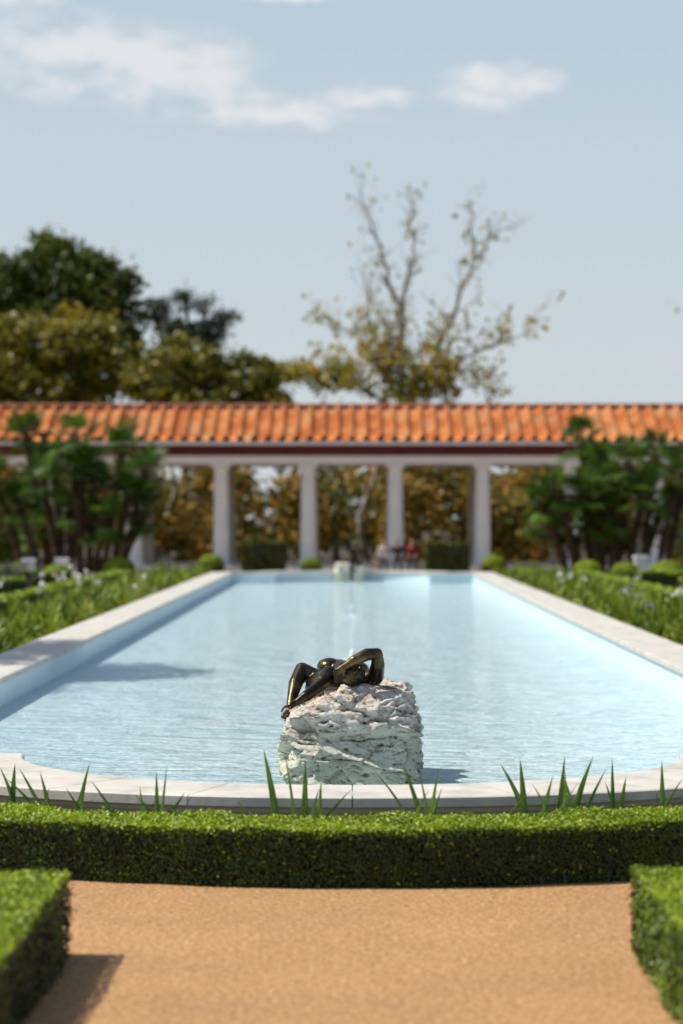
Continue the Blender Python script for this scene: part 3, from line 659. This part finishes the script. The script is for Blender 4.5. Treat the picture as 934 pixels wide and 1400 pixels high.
# ---------------------------------------------------------------- people on a bench
a=Acc(); box(a,.8,2.9,94.35,94.85,.40,.48); box(a,.95,1.15,94.42,94.78,.008,.40); box(a,2.55,2.75,94.42,94.78,.008,.40); acc_obj('stone_bench',a,[M['coping']])
M['skin']=mat('skin',(.42,.24,.17),.5)[0]
def person(x,y,shirt,trous,hair,lean=0.):
    global a
    a=Acc(); Z=.49; Y=y
    def P(dx,dy,z): return (x+dx,Y+dy,z)
    limb([(P(0,0,Z+.10),.14),(P(0,-.02,Z+.28),.125),(P(lean*.5,-.03,Z+.44),.145)])
    capsule(a,P(-.15+lean*.5,-.03,Z+.50),P(.15+lean*.5,-.03,Z+.50),.07,.07)
    limb([(P(lean*.5,-.03,Z+.52),.055),(P(lean*.6,-.05,Z+.62),.052)])
    hc=Vector(P(lean*.7,-.06,Z+.73)); ellipsoid(a,hc,(.075,.095,.112)); ellipsoid(a,hc+Vector((0,-.03,-.05)),(.055,.06,.065))
    capsule(a,hc+Vector((0,-.09,.005)),hc+Vector((0,-.108,-.022)),.010,.014); capsule(a,hc+Vector((-.022,-.088,-.055)),hc+Vector((.022,-.088,-.055)),.009,.009)
    for s in (-1,1):
        ellipsoid(a,hc+Vector((s*.078,.0,-.01)),(.012,.02,.032))
        limb([(P(s*.09,-.02,Z+.09),.10),(P(s*.11,-.24,Z+.08),.085),(P(s*.12,-.46,Z+.06),.062),(P(s*.12,-.48,Z-.12),.058),(P(s*.12,-.46,.10),.040)])
        limb([(P(s*.12,-.46,.06),.042),(P(s*.13,-.62,.045),.034)])
        limb([(P(s*.19+lean*.5,-.03,Z+.48),.058),(P(s*.24,-.08,Z+.24),.045),(P(s*.16,-.26,Z+.20),.032)])
        capsule(a,P(s*.16,-.26,Z+.20),P(s*.13,-.33,Z+.185),.030,.032)
        for i in range(4):
            q=Vector(P(s*.13+(i-1.5)*.019,-.355,Z+.185)); capsule(a,q,q+Vector((0,-.035,0)),.010,.010,seg=8,rings=4); capsule(a,q+Vector((0,-.035,0)),q+Vector((0,-.055,-.02)),.010,.009,seg=8,rings=4)
        q=Vector(P(s*.13-s*.035,-.32,Z+.185)); capsule(a,q,q+Vector((-s*.02,-.04,0)),.011,.009,seg=8,rings=4)
    ms=[mat('shirt',shirt,.9)[0],mat('trousers',trous,.9)[0],M['skin'],mat('hair',hair,.7)[0]]
    def cl(c):
        dy=c.y-Y; z=c.z-Z
        if z>.60: return 3 if (z>.80 or (dy>-.04 and z>.66) ) else 2
        if z>.545 and abs(c.x-x-lean*.5)<.07: return 2
        if dy<-.24 and z>.155 and dy>-.45: return 2
        if c.z<.085: return 3
        if z<.14: return 1
        return 0
    fuse('person',a,ms,.011,2,classify=cl)
person(1.25,94.6,(.50,.47,.45),(.06,.08,.14),(.05,.03,.02),.02)
person(1.80,94.6,(.03,.03,.04),(.03,.03,.05),(.02,.015,.01),-.03)
person(2.35,94.6,(.20,.03,.04),(.03,.035,.06),(.06,.04,.02),.03)

# ---------------------------------------------------------------- light and sky
sd=Vector((-.27,.03,.40)).normalized(); el=math.asin(sd.z); rot=math.atan2(sd.x,sd.y)
L=bpy.data.lights.new('sun','SUN'); L.energy=5.0; L.angle=math.radians(.5); L.color=(1,.93,.81)
lo=bpy.data.objects.new('sun',L); COL.objects.link(lo); lo.rotation_euler=sd.to_track_quat('Z','Y').to_euler(); lo.location=(-30,20,50)
W=bpy.data.worlds.new('World'); sc.world=W; W.use_nodes=True; n=W.node_tree.nodes; l=W.node_tree.links
bg=n['Background']; bg.inputs['Strength'].default_value=.10
sk=n.new('ShaderNodeTexSky'); sk.sky_type='NISHITA'; sk.sun_disc=False; sk.sun_elevation=el; sk.sun_rotation=rot; sk.air_density=1.; sk.dust_density=1.5; sk.ozone_density=1.5
tc=n.new('ShaderNodeTexCoord'); sep=n.new('ShaderNodeSeparateXYZ'); l.new(tc.outputs['Generated'],sep.inputs[0])
def MN(op,a_,b_=None,c_=None,clamp=False):
    m_=n.new('ShaderNodeMath'); m_.operation=op; m_.use_clamp=clamp
    for i,q in enumerate((a_,b_,c_)):
        if q is None: continue
        if isinstance(q,(int,float)): m_.inputs[i].default_value=q
        else: l.new(q,m_.inputs[i])
    return m_.outputs[0]
mp=n.new('ShaderNodeMapping'); mp.inputs['Scale'].default_value=(1,1,2.2); l.new(tc.outputs['Generated'],mp.inputs[0])
nw=n.new('ShaderNodeTexNoise'); nw.inputs['Scale'].default_value=22; nw.inputs['Detail'].default_value=6; nw.inputs['Roughness'].default_value=.65; l.new(mp.outputs[0],nw.inputs['Vector'])
sw=n.new('ShaderNodeSeparateXYZ'); l.new(nw.outputs['Color'],sw.inputs[0])
WX=MN('ADD',sep.outputs['X'],MN('MULTIPLY',MN('SUBTRACT',sw.outputs['X'],.5),.08)); WZ=MN('ADD',sep.outputs['Z'],MN('MULTIPLY',MN('SUBTRACT',sw.outputs['Y'],.5),.038))
def blob(cx,cz,rx,rz,k=0.):
    u=MN('DIVIDE',MN('SUBTRACT',WX,cx),rx)
    zz=MN('SUBTRACT',MN('SUBTRACT',WZ,cz),MN('MULTIPLY',MN('SUBTRACT',WX,cx),k))
    v_=MN('DIVIDE',zz,rz); return MN('SUBTRACT',1,MN('ADD',MN('MULTIPLY',u,u),MN('MULTIPLY',v_,v_)),clamp=True)
mask=blob(-.095,.184,.074,.021,-.10)
for b_ in ((-.038,.169,.042,.009,-.15),(.058,.174,.033,.011,.1),(-.15,.208,.03,.007,0),(.0,.170,.022,.005,0),(-.02,.213,.035,.005,0)):
    mask=MN('MAXIMUM',mask,blob(*b_))
nt=n.new('ShaderNodeTexNoise'); nt.inputs['Scale'].default_value=42; nt.inputs['Detail'].default_value=9; nt.inputs['Roughness'].default_value=.66; l.new(mp.outputs[0],nt.inputs['Vector'])
v1=MN('MULTIPLY',MN('MULTIPLY',mask,MN('ADD',MN('MULTIPLY',MN('SUBTRACT',nt.outputs['Fac'],.47),4.2),.5,clamp=True)),1.35,clamp=True)
nt2=n.new('ShaderNodeTexNoise'); nt2.inputs['Scale'].default_value=5; nt2.inputs['Detail'].default_value=7; l.new(mp.outputs[0],nt2.inputs['Vector'])
hi=MN('MULTIPLY',MN('SUBTRACT',sep.outputs['Z'],.3),3,clamp=True)
v2=MN('MULTIPLY',MN('MULTIPLY',MN('SUBTRACT',nt2.outputs['Fac'],.56),4,clamp=True),MN('MULTIPLY',hi,.5))
cf=MN('MULTIPLY',MN('MAXIMUM',v1,v2),.75)
hf=n.new('ShaderNodeMapRange'); hf.inputs[1].default_value=.22; hf.inputs[2].default_value=.6; hf.inputs[3].default_value=.88; hf.inputs[4].default_value=.05; l.new(sep.outputs['Z'],hf.inputs[0])
hc=n.new('ShaderNodeMapRange'); hc.inputs[1].default_value=0; hc.inputs[2].default_value=.22; l.new(sep.outputs['Z'],hc.inputs[0])
hcol=n.new('ShaderNodeMixRGB'); hcol.inputs[1].default_value=(6.7,7.15,7.45,1); hcol.inputs[2].default_value=(5.2,6.35,7.2,1); l.new(hc.outputs[0],hcol.inputs[0])
hz=n.new('ShaderNodeMixRGB'); l.new(hf.outputs[0],hz.inputs[0]); l.new(hcol.outputs[0],hz.inputs[2]); l.new(sk.outputs[0],hz.inputs[1])
cm=n.new('ShaderNodeMixRGB'); cm.inputs[2].default_value=(8.3,8.3,8.4,1); l.new(cf,cm.inputs[0]); l.new(hz.outputs[0],cm.inputs[1]); l.new(cm.outputs[0],bg.inputs['Color'])

# ---------------------------------------------------------------- camera
cd=bpy.data.cameras.new('camera'); cam=bpy.data.objects.new('camera',cd); COL.objects.link(cam); sc.camera=cam
cd.sensor_fit='VERTICAL'; cd.sensor_height=36; cd.lens=85; cd.clip_start=.1; cd.clip_end=4000
cam.location=(0,0,2.15); cam.rotation_euler=(math.radians(90+.139),0,math.radians(.243))
cd.dof.use_dof=True; cd.dof.focus_distance=18.3; cd.dof.aperture_fstop=1.3; cd.dof.aperture_blades=9
